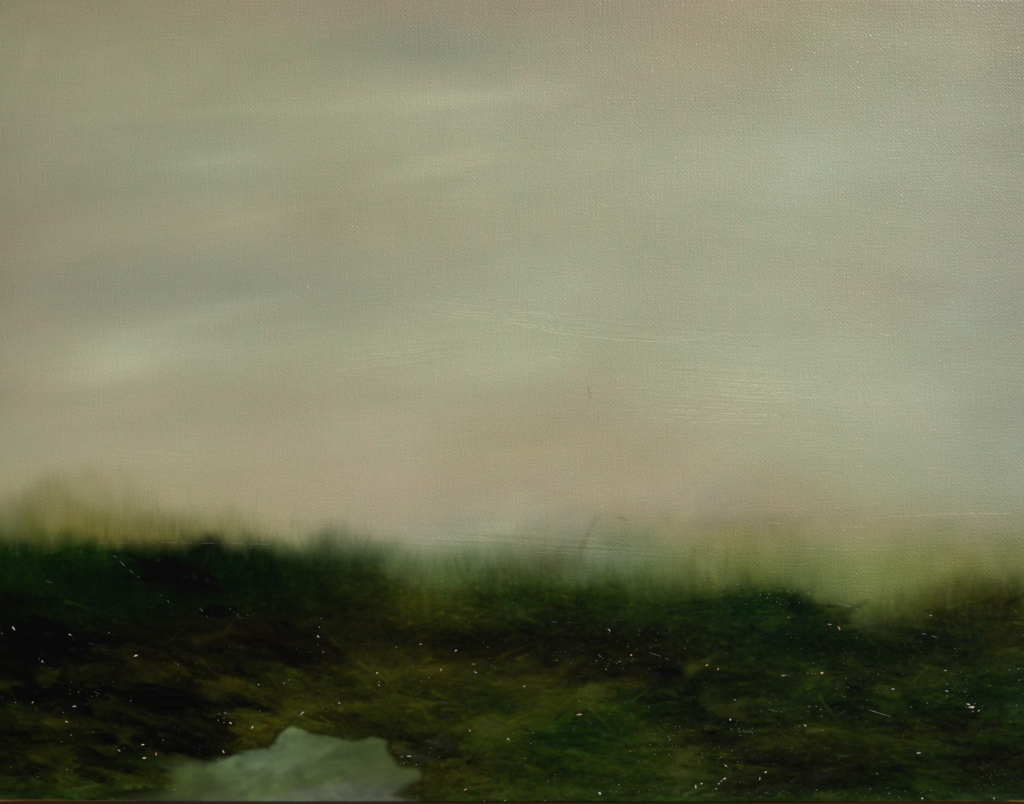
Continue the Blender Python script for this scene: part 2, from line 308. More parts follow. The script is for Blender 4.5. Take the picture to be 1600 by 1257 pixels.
# the pool at the bottom edge
POOL = [(190,1257),(225,1243),(255,1236),(275,1222),(268,1208),(255,1197),(275,1190),(300,1192),(318,1196),(340,1190),(370,1179),(385,1176),(402,1174),(420,1170),(430,1162),(437,1150),(446,1140),(458,1136),(470,1138),(482,1145),(500,1150),(525,1153),(550,1157),(575,1155),(592,1154),(601,1160),(604,1172),(612,1184),(622,1196),(640,1199),(658,1204),(655,1218),(640,1228),(624,1235),(616,1243),(630,1249),(652,1250),(655,1257)]
sd = poly_sdf(POOL) + 1.2 * m2 + .9 * m3 + .5 * m5
PL = {1120:{200:(60,70,34),440:(98,112,76),480:(86,100,62),600:(72,84,46),660:(66,76,36)},
      1160:{250:(64,76,38),380:(84,102,70),440:(96,114,84),500:(80,96,58),560:(78,92,58),600:(70,84,46),660:(66,76,36)},
      1185:{250:(66,80,40),300:(80,96,62),360:(88,108,78),420:(98,116,92),450:(90,106,76),500:(78,94,54),560:(78,92,56),620:(72,84,46),660:(70,78,40)},
      1215:{220:(48,58,24),300:(70,84,44),380:(86,102,66),430:(92,108,80),470:(78,92,50),520:(90,102,76),560:(84,96,64),620:(80,92,54),660:(72,80,42)},
      1240:{200:(44,56,24),300:(70,82,44),380:(86,98,66),450:(88,100,68),500:(104,110,96),540:(92,104,84),600:(84,92,78),630:(84,88,80),660:(70,76,46)},
      1256:{200:(50,60,32),300:(76,84,58),380:(94,102,88),450:(92,104,84),500:(106,110,98),560:(92,96,86),620:(92,90,88),660:(74,78,52)}}
pl = lattice(PL, X, Y)
pl *= np.exp(.07 * gnoise(26, 8, 16) + .05 * m4 + .03 * m3 + .03 * gnoise(14, 9))[..., None] * np.array([.95, .95, .91])
for s in ((440,1203,42,6,22,(16,16,17)),(390,1200,24,5,14,(10,11,12)),(530,1228,40,6,10,(9,8,12)),(420,1212,30,3,35,(-12,-12,-14)),(470,1225,60,6,14,(-8,-7,-14)),(455,1142,14,6,0,(8,8,4)),(350,1190,26,10,20,(4,5,5))):
    pl += stroke(*s)
sw = np.interp(X, [200, 300, 360, 590, 610, 660], [20, 13, 5.5, 5, 8, 6])
k = sstep(1, -1, sd / sw)
rimk = np.exp(-0.5 * ((sd - 4) / 3.5) ** 2) * .34 * sstep(1236, 1225, Y) * sstep(300, 345, X)
rgb = rgb * (1 - rimk[..., None]) + np.array((16, 17, 7.)) * rimk[..., None]
rgb = rgb * (1 - k[..., None]) + pl * k[..., None]
pool = (sd < 0)

for _ in range(260):                       # cloudy touches inside the pool
    x = rng.uniform(270, 650); y = rng.uniform(1142, 1252)
    i_ = min(int((y + 3) / 1.36), NY - 1); j_ = int(np.clip((x - xs[0]) / PX, 0, NX - 1))
    if sd[i_, j_] > -6: continue
    hair(x, y, rng.uniform(10, 38), rng.normal() * 45 + 15, rng.uniform(2.0, 6.5), rgb[i_, j_] * np.exp(rng.normal() * .14) + rng.normal() * np.array([1., .5, 2.]), rng.uniform(.2, .5))
# worn edges: bare reddish ground shows at the bottom turn-over
wear = sstep(1249.5, 1252.0, Y + gnoise(30, 2) * .8 + gnoise(6, 2) * .6)
wc = np.stack([np.interp(xs, [0,30,75,150,250,500,900,1100,1300,1560,1600], v) for v in
     ([120,90,80,84,50,60,60,70,84,110,160],[80,56,50,66,42,42,34,44,50,74,124],[52,36,32,44,32,40,22,20,22,40,84])], -1)[None]
wear *= np.interp(X, [0, 60, 150, 280, 380, 1200, 1400, 1560, 1600], [.9, .8, .7, .4, .1, .1, .4, .6, .9])
rgb = rgb * (1 - wear[..., None]) + wc * wear[..., None]

rgb = np.clip(rgb, 2.0, 250.0) / 255.0
lin = np.where(rgb <= .04045, rgb / 12.92, ((rgb + .055) / 1.055) ** 2.4)
# the varnish: glossier over the sky, nearly matt over the land
gloss = .08 + .82 * sstep(.015, .17, lin.mean(axis=2)) * (1 - .4 * sstep(30, 60, V))
# the tones above are those of paint and varnish together; the varnish's own share is taken off to get the bare pigment
xn, yn = (X - 800) / 800, Y / 1257
sheen_share = np.exp(-2.94 + xn * (.56 - .24 * yn) - .52 * yn) * gloss / .9
lin0 = lin - sheen_share[..., None] * np.array([1.03, 1.0, .95])
pig = np.clip(lin0 / np.array([1.0, .97, .917]), .0010, .85)

# ------------------------------------------------------------------ relief of the paint (metres)
def arc(pts):
    p = np.array(pts, float)
    return np.interp(xs, p[:, 0], p[:, 1])
bris = gnoise(46, 1.1, 3)
relief = 1.0e-5 * bris * (.25 + .5 * sstep(-60, -10, V))
# fan of bristle furrows in the middle sky
for (mx, my, lx, ly, ang, amp) in ((520,525,130,26,9,1.5e-5),(640,560,110,20,8,1.5e-5),(840,495,120,20,-9,1.7e-5),(1150,615,110,34,-4,2.2e-5),(1000,520,150,16,-3,1.4e-5),(760,842,160,16,-2,2.0e-5),(900,858,150,14,-4,2.4e-5),(300,720,180,12,-4,1.0e-5)):
    a_ = math.radians(-ang); dx, dy = X - mx, Y - my
    u = dx * math.cos(a_) + dy * math.sin(a_); v = -dx * math.sin(a_) + dy * math.cos(a_)
    relief += amp * np.exp(-0.5 * ((u / lx) ** 2 + (v / ly) ** 2)) * gnoise(60, 1.3, ang)
onland = sstep(0, 60, V)
relief += onland * (2.2e-5 * m2 + 1.6e-5 * m3 + 1.0e-5 * m5) * (.5 + .6 * low) * (1 - .7 * k)
relief += 2.5e-5 * sstep(3, -3, sd) * (-1)                      # the pool is scraped thinner than the land round it
relief += rimk * 4e-5
edge = np.minimum(np.minimum(X - xs[0], xs[-1] - X), np.minimum(Y - YT, YB - Y)) * S
R = 0.0006
roll = np.where(edge < R, R - np.sqrt(np.maximum(R * R - (R - edge) ** 2, 0)), 0)

def surf(x, y):
    """local point on the paint surface for layout (x, y)"""
    j = int(round((x - xs[0]) / PX)); j = min(max(j, 0), NX - 1)
    i = int(round((y - YT[0, j]) / (YB - YT[0, j]) * (NY - 1))); i = min(max(i, 0), NY - 1)
    return Vector(((x - 800) * S, -(relief[i, j] - roll[i, j]), (YB - y) * S)), i, j

# ------------------------------------------------------------------ materials
def paint_material():
    m, N, L, b = mat_new('oil_paint')
    at = N.new('ShaderNodeAttribute'); at.attribute_name = 'pigment'
    tc = N.new('ShaderNodeTexCoord')
    # slightly wandering threads of a plain weave, about 1.2 mm apart
    nz = N.new('ShaderNodeTexNoise'); nz.inputs['Scale'].default_value = 90; nz.inputs['Detail'].default_value = 4
    L.new(tc.outputs['Object'], nz.inputs['Vector'])
    sub = N.new('ShaderNodeVectorMath'); sub.operation = 'SUBTRACT'; sub.inputs[1].default_value = (.5, .5, .5)
    L.new(nz.outputs['Color'], sub.inputs[0])
    sca = N.new('ShaderNodeVectorMath'); sca.operation = 'SCALE'; sca.inputs['Scale'].default_value = .0030
    L.new(sub.outputs[0], sca.inputs[0])
    add = N.new('ShaderNodeVectorMath'); add.operation = 'ADD'
    L.new(tc.outputs['Object'], add.inputs[0]); L.new(sca.outputs[0], add.inputs[1])
    sep = N.new('ShaderNodeSeparateXYZ'); L.new(add.outputs[0], sep.inputs[0])
    def mth(op, a, b_=None, c=None):
        n = N.new('ShaderNodeMath'); n.operation = op
        for i, q in enumerate((a, b_, c)):
            if q is None: continue
            if isinstance(q, (int, float)): n.inputs[i].default_value = q
            else: L.new(q, n.inputs[i])
        return n.outputs[0]
    P = .00092
    su = mth('SINE', mth('MULTIPLY', sep.outputs['X'], 2 * math.pi / (2 * P)))
    sv = mth('SINE', mth('MULTIPLY', sep.outputs['Z'], 2 * math.pi / (2 * P * .96)))
    crown = mth('MULTIPLY', su, sv)                                   # over-under crowns
    ph = mth('ADD', mth('MULTIPLY', sep.outputs['X'], 2 * math.pi * .50 / .00115), mth('MULTIPLY', sep.outputs['Z'], 2 * math.pi * .87 / .00115))
    slub = mth('SINE', ph)                                            # slanting yarn twist
    def thread(sx, sz):                                               # uneven yarns: noise drawn out along one direction
        mp = N.new('ShaderNodeMapping'); mp.inputs['Scale'].default_value = (sx, 1, sz)
        L.new(add.outputs[0], mp.inputs[0])
        t = N.new('ShaderNodeTexNoise'); t.inputs['Scale'].default_value = 1; t.inputs['Detail'].default_value = 1
        L.new(mp.outputs[0], t.inputs['Vector'])
        return t.outputs['Fac']
    yarn = mth('ADD', mth('MULTIPLY', thread(1050, 70), 1.3), mth('MULTIPLY', thread(60, 1100), 1.0))
    h = mth('ADD', mth('MULTIPLY', crown, .30), mth('ADD', mth('MULTIPLY', slub, .06), yarn))
    n2 = N.new('ShaderNodeTexNoise'); n2.inputs['Scale'].default_value = 900; n2.inputs['Detail'].default_value = 2
    L.new(tc.outputs['Object'], n2.inputs['Vector'])
    n3 = N.new('ShaderNodeTexNoise'); n3.inputs['Scale'].default_value = 38; n3.inputs['Detail'].default_value = 3
    L.new(tc.outputs['Object'], n3.inputs['Vector'])
    ampl = mth('MULTIPLY_ADD', n3.outputs['Fac'], 1.5, .15)
    ws = N.new('ShaderNodeAttribute'); ws.attribute_name = 'weave'
    h = mth('MULTIPLY', mth('MULTIPLY', h, ampl), ws.outputs['Fac'])
    h = mth('ADD', h, mth('MULTIPLY', n2.outputs['Fac'], 1.7))
    # grit: scattered pimples of paint on the thread crowns, which catch the sun
    vo = N.new('ShaderNodeTexVoronoi'); vo.inputs['Scale'].default_value = 520
    L.new(tc.outputs['Object'], vo.inputs['Vector'])
    vs = N.new('ShaderNodeSeparateColor'); L.new(vo.outputs['Color'], vs.inputs[0])
    gr = N.new('ShaderNodeAttribute'); gr.attribute_name = 'grit'
    on = mth('GREATER_THAN', gr.outputs['Fac'], vs.outputs[0])
    pim = mth('SQRT', mth('MAXIMUM', mth('SUBTRACT', .30, vo.outputs['Distance']), 0))
    hc = mth('ADD', mth('MULTIPLY', h, .45), mth('MULTIPLY', mth('MULTIPLY', pim, on), mth('MULTIPLY_ADD', vs.outputs[1], 5.0, 2.0)))
    bc = N.new('ShaderNodeBump'); bc.inputs['Strength'].default_value = .6; bc.inputs['Distance'].default_value = .00015
    L.new(hc, bc.inputs['Height']); L.new(bc.outputs[0], b.inputs['Coat Normal'])
    bp = N.new('ShaderNodeBump'); bp.inputs['Strength'].default_value = .5; bp.inputs['Distance'].default_value = .00013
    L.new(h, bp.inputs['Height']); L.new(bp.outputs[0], b.inputs['Normal'])
    # pigment, a touch thinner over the thread crowns
    mx = N.new('ShaderNodeMix'); mx.data_type = 'RGBA'; mx.blend_type = 'MULTIPLY'; mx.inputs['Factor'].default_value = 1
    L.new(at.outputs['Color'], mx.inputs['A'])
    g = mth('MULTIPLY_ADD', n2.outputs['Fac'], .24, .88)
    cb = N.new('ShaderNodeCombineColor'); 
    for i in range(3): L.new(g, cb.inputs[i])
    L.new(cb.outputs[0], mx.inputs['B']); L.new(mx.outputs['Result'], b.inputs['Base Color'])
    rr = N.new('ShaderNodeAttribute'); rr.attribute_name = 'sheen'
    L.new(mth('MULTIPLY_ADD', n3.outputs['Fac'], .14, rr.outputs['Fac']), b.inputs['Roughness'])
    gl = N.new('ShaderNodeAttribute'); gl.attribute_name = 'gloss'
    L.new(mth('MULTIPLY', gl.outputs['Fac'], .4), b.inputs['Specular IOR Level'])
    L.new(mth('ADD', mth('MULTIPLY', gl.outputs['Fac'], .5), mth('MULTIPLY', on, .12)), b.inputs['Coat Weight'])
    b.inputs['Coat Roughness'].default_value = .21; b.inputs['Coat IOR'].default_value = 1.4
    return m
PAINT = paint_material()

def simple(name, c, rough, scale=(1, 1, 1), c2=None, spec=.4):
    m, N, L, b = mat_new(name)
    tc = N.new('ShaderNodeTexCoord'); mp = N.new('ShaderNodeMapping'); mp.inputs['Scale'].default_value = scale
    nz = N.new('ShaderNodeTexNoise'); nz.inputs['Scale'].default_value = 1; nz.inputs['Detail'].default_value = 6; nz.inputs['Roughness'].default_value = .65
    L.new(tc.outputs['Object'], mp.inputs[0]); L.new(mp.outputs[0], nz.inputs['Vector'])
    cr = N.new('ShaderNodeValToRGB')
    cr.color_ramp.elements[0].position = .3; cr.color_ramp.elements[0].color = (*c, 1)
    cr.color_ramp.elements[1].position = .72; cr.color_ramp.elements[1].color = (*(c2 or c), 1)
    L.new(nz.outputs['Fac'], cr.inputs[0]); L.new(cr.outputs[0], b.inputs['Base Color'])
    bp = N.new('ShaderNodeBump'); bp.inputs['Strength'].default_value = .3; bp.inputs['Distance'].default_value = .002
    L.new(nz.outputs['Fac'], bp.inputs['Height']); L.new(bp.outputs[0], b.inputs['Normal'])
    b.inputs['Roughness'].default_value = rough; b.inputs['Specular IOR Level'].default_value = spec
    return m
CANVAS = simple('primed_canvas', (.42, .38, .30), .85, (900, 900, 900), (.52, .48, .40))
PINE = simple('pine_bar', (.50, .36, .20), .7, (6, 60, 60), (.62, .47, .29))
WOOD = simple('stained_beech', (.026, .010, .005), .55, (9, 120, 120), (.075, .030, .014))
BRASS = simple('brass', (.55, .38, .12), .35, (50, 50, 50), (.6, .42, .16))
FLECK = simple('pale_paint', (.50, .40, .33), .4, (300, 300, 300), (.62, .56, .50))
FLECK_DIM = simple('grey_green_paint_glint', (.10, .13, .08), .3, (300, 300, 300), (.34, .38, .30))  # small flecks, and specks whose tone imitates glints
FLECK_ROSE = simple('rose_paint', (.42, .20, .14), .45, (300, 300, 300), (.56, .36, .28))
FLECK_COOL = simple('cool_white_paint', (.30, .40, .36), .35, (300, 300, 300), (.48, .56, .52))

# ------------------------------------------------------------------ the painting
root = link(bpy.data.objects.new('oil_painting', None))
root.empty_display_size = .1
root.location = (0, 0, BASE_Z); root.rotation_euler = (-TILT, 0, 0)
tag(root, 'unframed oil painting of misty beige sky over dark green marsh and small pool', 'painting')

vx = ((X - 800) * S); vy = -(relief - roll); vz = (YB - Y) * S
co = np.stack([vx, vy, vz], -1).astype(np.float32)
weave_amt = np.clip(1.0 - .55 * onland * low - .35 * k - .2 * onland, .2, 1).astype(np.float32)
sheen = (.40 + .0 * onland).astype(np.float32)
gloss = gloss.astype(np.float32)
grit = np.clip((.05 + .22 * sstep(300, 1200, X)) * np.exp(.75 * gnoise(40, 26)) + .10 * sstep(-160, -40, V) * sstep(500, 900, X), 0, .75)
grit = (grit * (1 - .6 * sstep(0, 60, V)) * (1 - .6 * k)).astype(np.float32)
qi, qj = np.meshgrid(np.arange(NY - 1), np.arange(NX - 1), indexing='ij')
v00 = qi * NX + qj
quads = np.stack([v00, v00 + NX, v00 + NX + 1, v00 + 1], -1)      # faces -Y
region = np.zeros((NY, NX), np.int8); region[land] = 1; region[pool] = 2
# keep each passage in one piece: land is everything under the outline, by column
first = np.argmax(sstep(-4, -3.9, Y - Hc[None, :] + 4 * gnoise(4, 30, 2)) > .5, axis=0)
region[:] = 0
for j in range(NX): region[first[j]:, j] = 1
region[(poly_sdf(POOL) < 0)] = 2
rq = region[:-1, :-1]
def skin(name, code, label=None):
    q = quads[rq == code].reshape(-1, 4)
    used = np.zeros(NX * NY, bool); used[q.ravel()] = True
    idx = np.cumsum(used) - 1
    q = idx[q].astype(np.int32)
    pts = co.reshape(-1, 3)[used]
    me = bpy.data.meshes.new(name)
    me.vertices.add(len(pts)); me.vertices.foreach_set('co', pts.ravel())
    me.loops.add(q.size); me.loops.foreach_set('vertex_index', q.ravel())
    me.polygons.add(len(q)); me.polygons.foreach_set('loop_start', np.arange(0, q.size, 4, dtype=np.int32))
    me.polygons.foreach_set('use_smooth', np.ones(len(q), bool))
    me.update(calc_edges=True)
    c = np.ones((len(pts), 4), np.float32); c[:, :3] = pig.reshape(-1, 3)[used]
    me.attributes.new('pigment', 'FLOAT_COLOR', 'POINT').data.foreach_set('color', c.ravel())
    me.attributes.new('weave', 'FLOAT', 'POINT').data.foreach_set('value', weave_amt.ravel()[used])
    me.attributes.new('sheen', 'FLOAT', 'POINT').data.foreach_set('value', sheen.ravel()[used])
    me.attributes.new('gloss', 'FLOAT', 'POINT').data.foreach_set('value', gloss.ravel()[used])
    me.attributes.new('grit', 'FLOAT', 'POINT').data.foreach_set('value', grit.ravel()[used])
    me.materials.append(PAINT)
    o = link(bpy.data.objects.new(name, me), root)
    if label: o['label'] = label
    return o
skin('painted_sky', 0, 'misty beige sky passage with pale brushed streaks')
skin('painted_marsh', 1, 'dark green and brown marsh passage with soft grassy edge')
skin('painted_pool', 2, 'pale grey green pool passage at the bottom edge')

# canvas wrapped round the stretcher: front (behind the skin), four sides, turned-over back margin
bm = bmesh.new()
H0 = (YB + 3.2) * S
zt = lambda x: (YB - float(ytop(x / S + 800.0))) * S
def ring(inset, y):
    w = W / 2 - inset
    n = 40; out = []
    for i in range(n + 1):
        x = -w + 2 * w * i / n; out.append(bm.verts.new((x, y, inset)))
    for i in range(n + 1):
        x = w - 2 * w * i / n; out.append(bm.verts.new((x, y, zt(x) - inset)))
    return out
rings = [ring(0.0014, .0004), ring(.0005, R * .99), ring(.0003, R + .0006), ring(.0003, DEPTH), ring(.0013, DEPTH + .001), ring(.022, DEPTH + .0012)]
for a0, b0 in zip(rings, rings[1:]):
    for i in range(len(a0)):
        j = (i + 1) % len(a0)
        bm.faces.new((a0[i], a0[j], b0[j], b0[i]))
n_ = len(rings[0]) // 2
for i in range(n_ - 1):
    bm.faces.new((rings[0][i], rings[0][i + 1], rings[0][2 * n_ - 2 - i], rings[0][2 * n_ - 1 - i]))
obj('canvas', bm, CANVAS, root)
bw = .036
for c, d in (((0, .0105, .0025 + bw / 2), (W - .006, .0168, bw)), ((0, .0105, H0 - .0045 - bw / 2), (W - .006, .0168, bw)),
             ((-W / 2 + .003 + bw / 2, .0105, H0 / 2), (bw, .0168, H0 - 2 * bw - .0075)), ((W / 2 - .003 - bw / 2, .0105, H0 / 2), (bw, .0168, H0 - 2 * bw - .0075))):
    bm = bmesh.new(); box(bm, c, d, None, .0008)
    obj('stretcher_bar', bm, PINE, root)

# flecks of thick paint on the surface, their pale colour also imitating glints: (x, y, half length, half width, turn, kind)
FL = [(3,990,2,1.6,0,0),(21,982,4,2,-30,2),(109,992,4,1.2,-10,0),(170,989,1.6,1.4,0,1),(212,1025,3.4,2,25,0),(66,1034,2.4,1.6,40,2),(204,1095,2,1.6,0,2),(51,1098,2.6,1.2,15,1),(24,1098,2,1.4,0,2),(116,1104,3.4,1.4,-8,0),
 (104,1128,3,1.4,-10,0),(111,1149,1.8,1.5,0,2),(223,1164,3,1.8,-30,0),(225,1185,4.6,2.2,20,0),(244,1179,4,1.5,5,1),(186,1173,3,1.2,-20,2),(349,1175,3,1.5,-40,2),(360,1130,2.8,2.2,0,0),(394,1137,3,1.6,-20,2),(343,1116,2,1.6,0,2),
 (353,1115,2,1.6,0,2),(272,1234,1.8,1.4,0,2),(17,1199,1.8,1.4,0,2),(404,1070,2.2,1.9,0,0),(451,1063,2,1.5,40,0),(444,1068,1.9,1.5,0,1),(589,1052,2.6,3.6,0,1),(592,1066,2,1.6,0,1),(592,1071,2.2,1.9,0,1),(619,1012,1.7,1.6,0,0),
 (657,1007,2.6,1.4,0,1),(712,1017,3,2.4,70,1),(689,1047,3,1.5,40,2),(743,1051,2.8,1.3,-30,2),(740,1038,2.6,1,-5,1),(499,980,1.7,2.2,0,1),(502,967,1.4,1.8,0,2),(497,995,2.4,1.8,-40,2),(505,1019,1.8,2.2,0,1),(472,1115,4.4,1.3,-12,2),
 (530,1099,3,1.4,-20,2),(734,1142,2.4,1.6,-40,1),(794,1155,3.4,1.7,-10,2),(727,1234,4.4,1.5,5,1),(757,1252,2,1.2,0,0),(789,1251,2.2,1.4,0,2),(612,1248,2,1.8,0,0),(631,1193,1.8,1.8,0,1),(639,1182,4,1.2,-10,2),(819,1073,2.6,1.6,0,1),
 (905,1117,5.2,2.4,10,1),(986,1024,1.8,2.4,0,1),(936,1024,2,1.6,0,2),(952,985,3,1.2,-40,2),(1104,1040,3.4,2.6,0,1),(1122,1046,2.4,1.4,20,0),(1148,1094,2.2,1.7,0,2),(1141,1125,1.7,2.4,0,2),(937,1240,2.6,3,0,2),(1087,1230,4,2,20,0),
 (1096,1225,2.6,1.5,20,0),(1132,1217,3.2,1.7,15,0),(1127,1221,2.2,2,40,0),(1123,1225,2,2.2,60,0),(1119,1233,2,2.2,0,0),(1196,1207,3,2.2,25,0),(1187,1217,3,1.4,55,0),(1134,1197,3.2,1.2,-40,0),(985,1174,2,1.8,0,2),(870,1032,2,1.6,0,2),
 (1311,982,4.4,2,-25,1),(1296,976,3.4,1,-10,1),(1232,965,2.2,1.3,0,0),(1454,962,2.6,1.4,10,2),(1587,955,1.8,1.6,0,2),(1284,1052,2.6,2.3,0,0),(1262,1052,1.6,1.5,0,1),(1269,1053,1.6,1.2,0,1),(1274,1053,1.4,1.2,0,1),(1224,1056,4,1.3,8,1),
 (1477,1048,2.6,1.8,0,1),(1395,1077,3.2,1.4,5,2),(1479,1080,3.6,1.3,5,2),(1513,1101,3.6,2,-50,0),(1518,1105.5,5.4,2.6,-10,0),(1510,1106,2,1.5,0,0),(1529,1111,2.4,1.4,30,2),(1520,1112,2.2,1.3,0,0),(1449,1099,2,1.6,0,0),(1424,1105,2,1.4,20,0),
 (1282,1109,1.8,1.7,0,1),(1249,1135,2,1.7,0,0),(1258,1134,2.4,1.4,10,0),(1435,1177,4,1.4,-8,2),(1441,1248,1.8,2.6,0,2),(1553,1248,1.4,2.4,0,2),(1370,1209,1.8,1.6,0,1),(1387,1232,1.8,1.3,0,0),(481,449,3,2.6,0,0)]
def blob(bm, x, y, a_, b_, ang, hgt):
    p, _, _ = surf(x, y)
    r = bmesh.ops.create_icosphere(bm, subdivisions=2, radius=1.0)
    for v in r['verts']:
        q = v.co; w = 1 + .45 * math.sin(3.1 * q.x + x) * math.cos(2.7 * q.z + y)
        v.co = Vector((q.x * w, q.y, q.z * w))
    M = Matrix.Translation(p) @ Matrix.Rotation(-math.radians(ang), 4, 'Y') @ Matrix.Diagonal((a_ * S, hgt, b_ * S, 1))
    bmesh.ops.transform(bm, matrix=M, verts=r['verts'])
KM = (FLECK, FLECK_ROSE, FLECK_COOL, FLECK_DIM)
for (x, y, a_, b_, ang, kd) in FL:
    bm = bmesh.new(); q = .46 if max(a_, b_) < 2.3 else .7
    if kd != 1 and max(a_, b_) < 2.1: kd = 3
    blob(bm, x, y, a_ * q * 1.15, b_ * q * .75, ang + rng.normal() * 25, min(a_, b_) * S * .5)
    obj('paint_fleck', bm, KM[kd], root, True)
# countless fine sparkles, imitated by specks of paler colour: one part
CL = [(1060,1165,60,26,46),(1110,1190,90,30,40),(1330,1080,30,18,26),(1500,1080,40,20,30),(1545,1215,40,22,40),(1440,1240,120,8,36),(1230,1238,90,5,30),(830,1140,40,30,30),(860,1215,60,24,24),(960,1035,60,12,30),(880,1030,30,10,20),
      (640,1175,50,20,40),(700,1210,90,40,30),(560,1100,60,8,26),(480,1115,60,10,20),(620,1060,40,30,22),(760,1000,20,26,18),(350,1120,30,14,22),(150,1078,40,14,24),(70,1040,14,14,10),(120,1120,60,40,26),(230,1200,70,40,22),
      (60,1220,50,20,14),(370,960,14,14,12),(1260,1150,80,40,36),(1200,1110,40,20,20),(1590,1080,10,60,26),(980,1235,60,6,24),(1030,1000,50,14,16),(1300,1000,60,40,20),(1010,1140,60,20,18),(1150,1140,60,10,16),(1220,935,50,12,40),(1130,915,40,14,30),(480,1000,40,40,16),(1400,1040,200,120,60),(900,1130,300,100,70)]
bm = bmesh.new()
for (cx, cy, sx, sy, n) in CL:
    for _ in range(int(n * (.75 if cx > 950 else .4))):
        x = float(np.clip(cx + rng.normal() * sx * .6, 2, 1598)); y = float(np.clip(cy + rng.normal() * sy * .6, 870, 1251))
        sz = .28 + .42 * rng.random() ** 3
        p, _, _ = surf(x, y)
        r = bmesh.ops.create_icosphere(bm, subdivisions=1, radius=1.0)
        M = Matrix.Translation(p) @ Matrix.Rotation(rng.normal() * .4, 4, 'Y') @ Matrix.Diagonal((sz * S * (1 + 1.6 * rng.random()), .5 * sz * S, sz * S, 1))
        bmesh.ops.transform(bm, matrix=M, verts=r['verts'])
        
o = obj('fine_glint_specks', bm, FLECK_DIM, root, True); o['kind'] = 'stuff'

# raised ridges left by brush and knife
RD = [([(155,849),(230,848.5),(320,849),(420,851)],.55,.7),([(1387,807.5),(1420,807),(1470,804),(1520,803.5),(1580,802.5)],.55,.95),([(1332,824.5),(1385,822.5)],.5,.6),([(1215,858),(1300,858.5),(1400,860)],.5,.6),([(1200,817.5),(1228,818.5)],.5,.8),
 ([(1262,927),(1285,933),(1310,943),(1350,955)],.6,.45),([(800,848),(835,852),(875,860)],.6,.8),([(800,865),(870,863),(950,864)],.5,.6),([(925,864),(1050,866),(1175,864)],.45,.5),([(178,868),(200,890),(222,906),(240,921),(264,941)],.6,.5),
 ([(1346,1105),(1368,1113),(1391,1120)],.6,.85),([(1440,990),(1455,993),(1466,998)],.5,.8),([(1200,1109),(1222,1114)],.5,.8),([(1012,1019),(1030,1025),(1047,1032)],.55,.8),([(946,983),(958,987),(970,990)],.5,.6),([(855,972),(892,973)],.6,.6),
 ([(1150,1143),(1200,1146)],.5,.5),([(272,1035),(300,1053)],.45,.5),([(370,959),(377,971)],.5,.8),([(67,905),(80,912)],.6,.8),([(312,950),(325,966)],.45,.7),([(135,1003),(150,1010),(165,1017)],.5,.5),([(140,1078),(160,1087)],.45,.5),
 ([(790,503),(875,522),(969,532),(1040,535),(1094,530),(1140,520)],.6,.9),([(750,487),(828,489),(887,497)],.5,.6),([(800,501),(844,512),(881,516)],.45,.6),([(1087,514),(1137,506)],.4,.6),([(844,558),(890,561),(928,566)],.5,.5),
 ([(1087,597),(1160,601),(1250,606)],.4,.4),([(1100,612),(1180,616),(1290,620)],.4,.4),([(1022,637),(1125,646),(1219,650)],.5,.55),([(1062,656),(1097,665)],.5,.5),([(1150,622),(1200,624)],.5,.5),([(1375,521),(1390,526)],.7,.9),([(1255,588),(1330,590)],.5,.35),([(1212,1057),(1235,1055)],.5,.7),([(690,881),(745,879)],.5,.5)]
for (x0, x1, y0, n_, dy, sl) in ((1085, 1290, 592, 6, 6.5, .03), (1005, 1230, 632, 5, 6, .05), (770, 950, 484, 5, 7, .07), (520, 700, 548, 5, 8, -.12), (640, 800, 470, 4, 7, .10), (780, 1000, 846, 4, 6, .06)):
    for q in range(n_):
        xa = x0 + rng.random() * 50; xb = x1 - rng.random() * 60; ya = y0 + dy * q + rng.normal()
        RD.append(([(xa, ya), ((xa + xb) / 2, ya + sl * (xb - xa) / 2 + 2), (xb, ya + sl * (xb - xa))], .32, .85))
def ridge_mesh(pts, w, cover):
    p = np.array(pts, float)
    L_ = np.concatenate([[0], np.cumsum(np.hypot(*np.diff(p, axis=0).T))])
    n = max(int(L_[-1] / 2.0), 4); s = np.linspace(0, L_[-1], n)
    px = np.interp(s, L_, p[:, 0]); py = np.interp(s, L_, p[:, 1])
    if len(p) > 2:
        kk = np.ones(9) / 9; m_ = min(4, n // 3)
        py2 = np.convolve(np.pad(py, 4, mode='edge'), kk, 'valid'); py[m_:-m_] = py2[m_:-m_] if m_ else py2
    nz = rng.standard_normal(n + 12); nz = np.convolve(nz, np.exp(-.5 * (np.arange(-6, 7) / 1.3) ** 2), 'valid'); nz /= nz.std()
    thr = np.quantile(nz, 1 - cover)
    bm_ = bmesh.new(); prev = None; cols = []
    lay = None
    for i in range(n):
        hh = min(max((nz[i] - thr) * .5, 0), 1.0)
        if hh <= 0.02: prev = None; continue
        t = np.array([px[min(i + 1, n - 1)] - px[max(i - 1, 0)], py[min(i + 1, n - 1)] - py[max(i - 1, 0)]]); t /= np.linalg.norm(t)
        nn = np.array([-t[1], t[0]])
        rowv = []
        for q in range(7):
            th = math.pi * q / 6
            o_ = math.cos(th) * w * (.6 + .4 * hh) * (1.15 if py[i] < 840 else .85); hgt = math.sin(th) * w * .75 * hh
            P3, _, _ = surf(px[i] + nn[0] * o_, py[i] + nn[1] * o_)
            P3.y -= hgt * S - 5e-6
            rowv.append(bm_.verts.new(P3))
        if prev:
            for q in range(6): bm_.faces.new((prev[q], prev[q + 1], rowv[q + 1], rowv[q]))
        prev = rowv
    return bm_
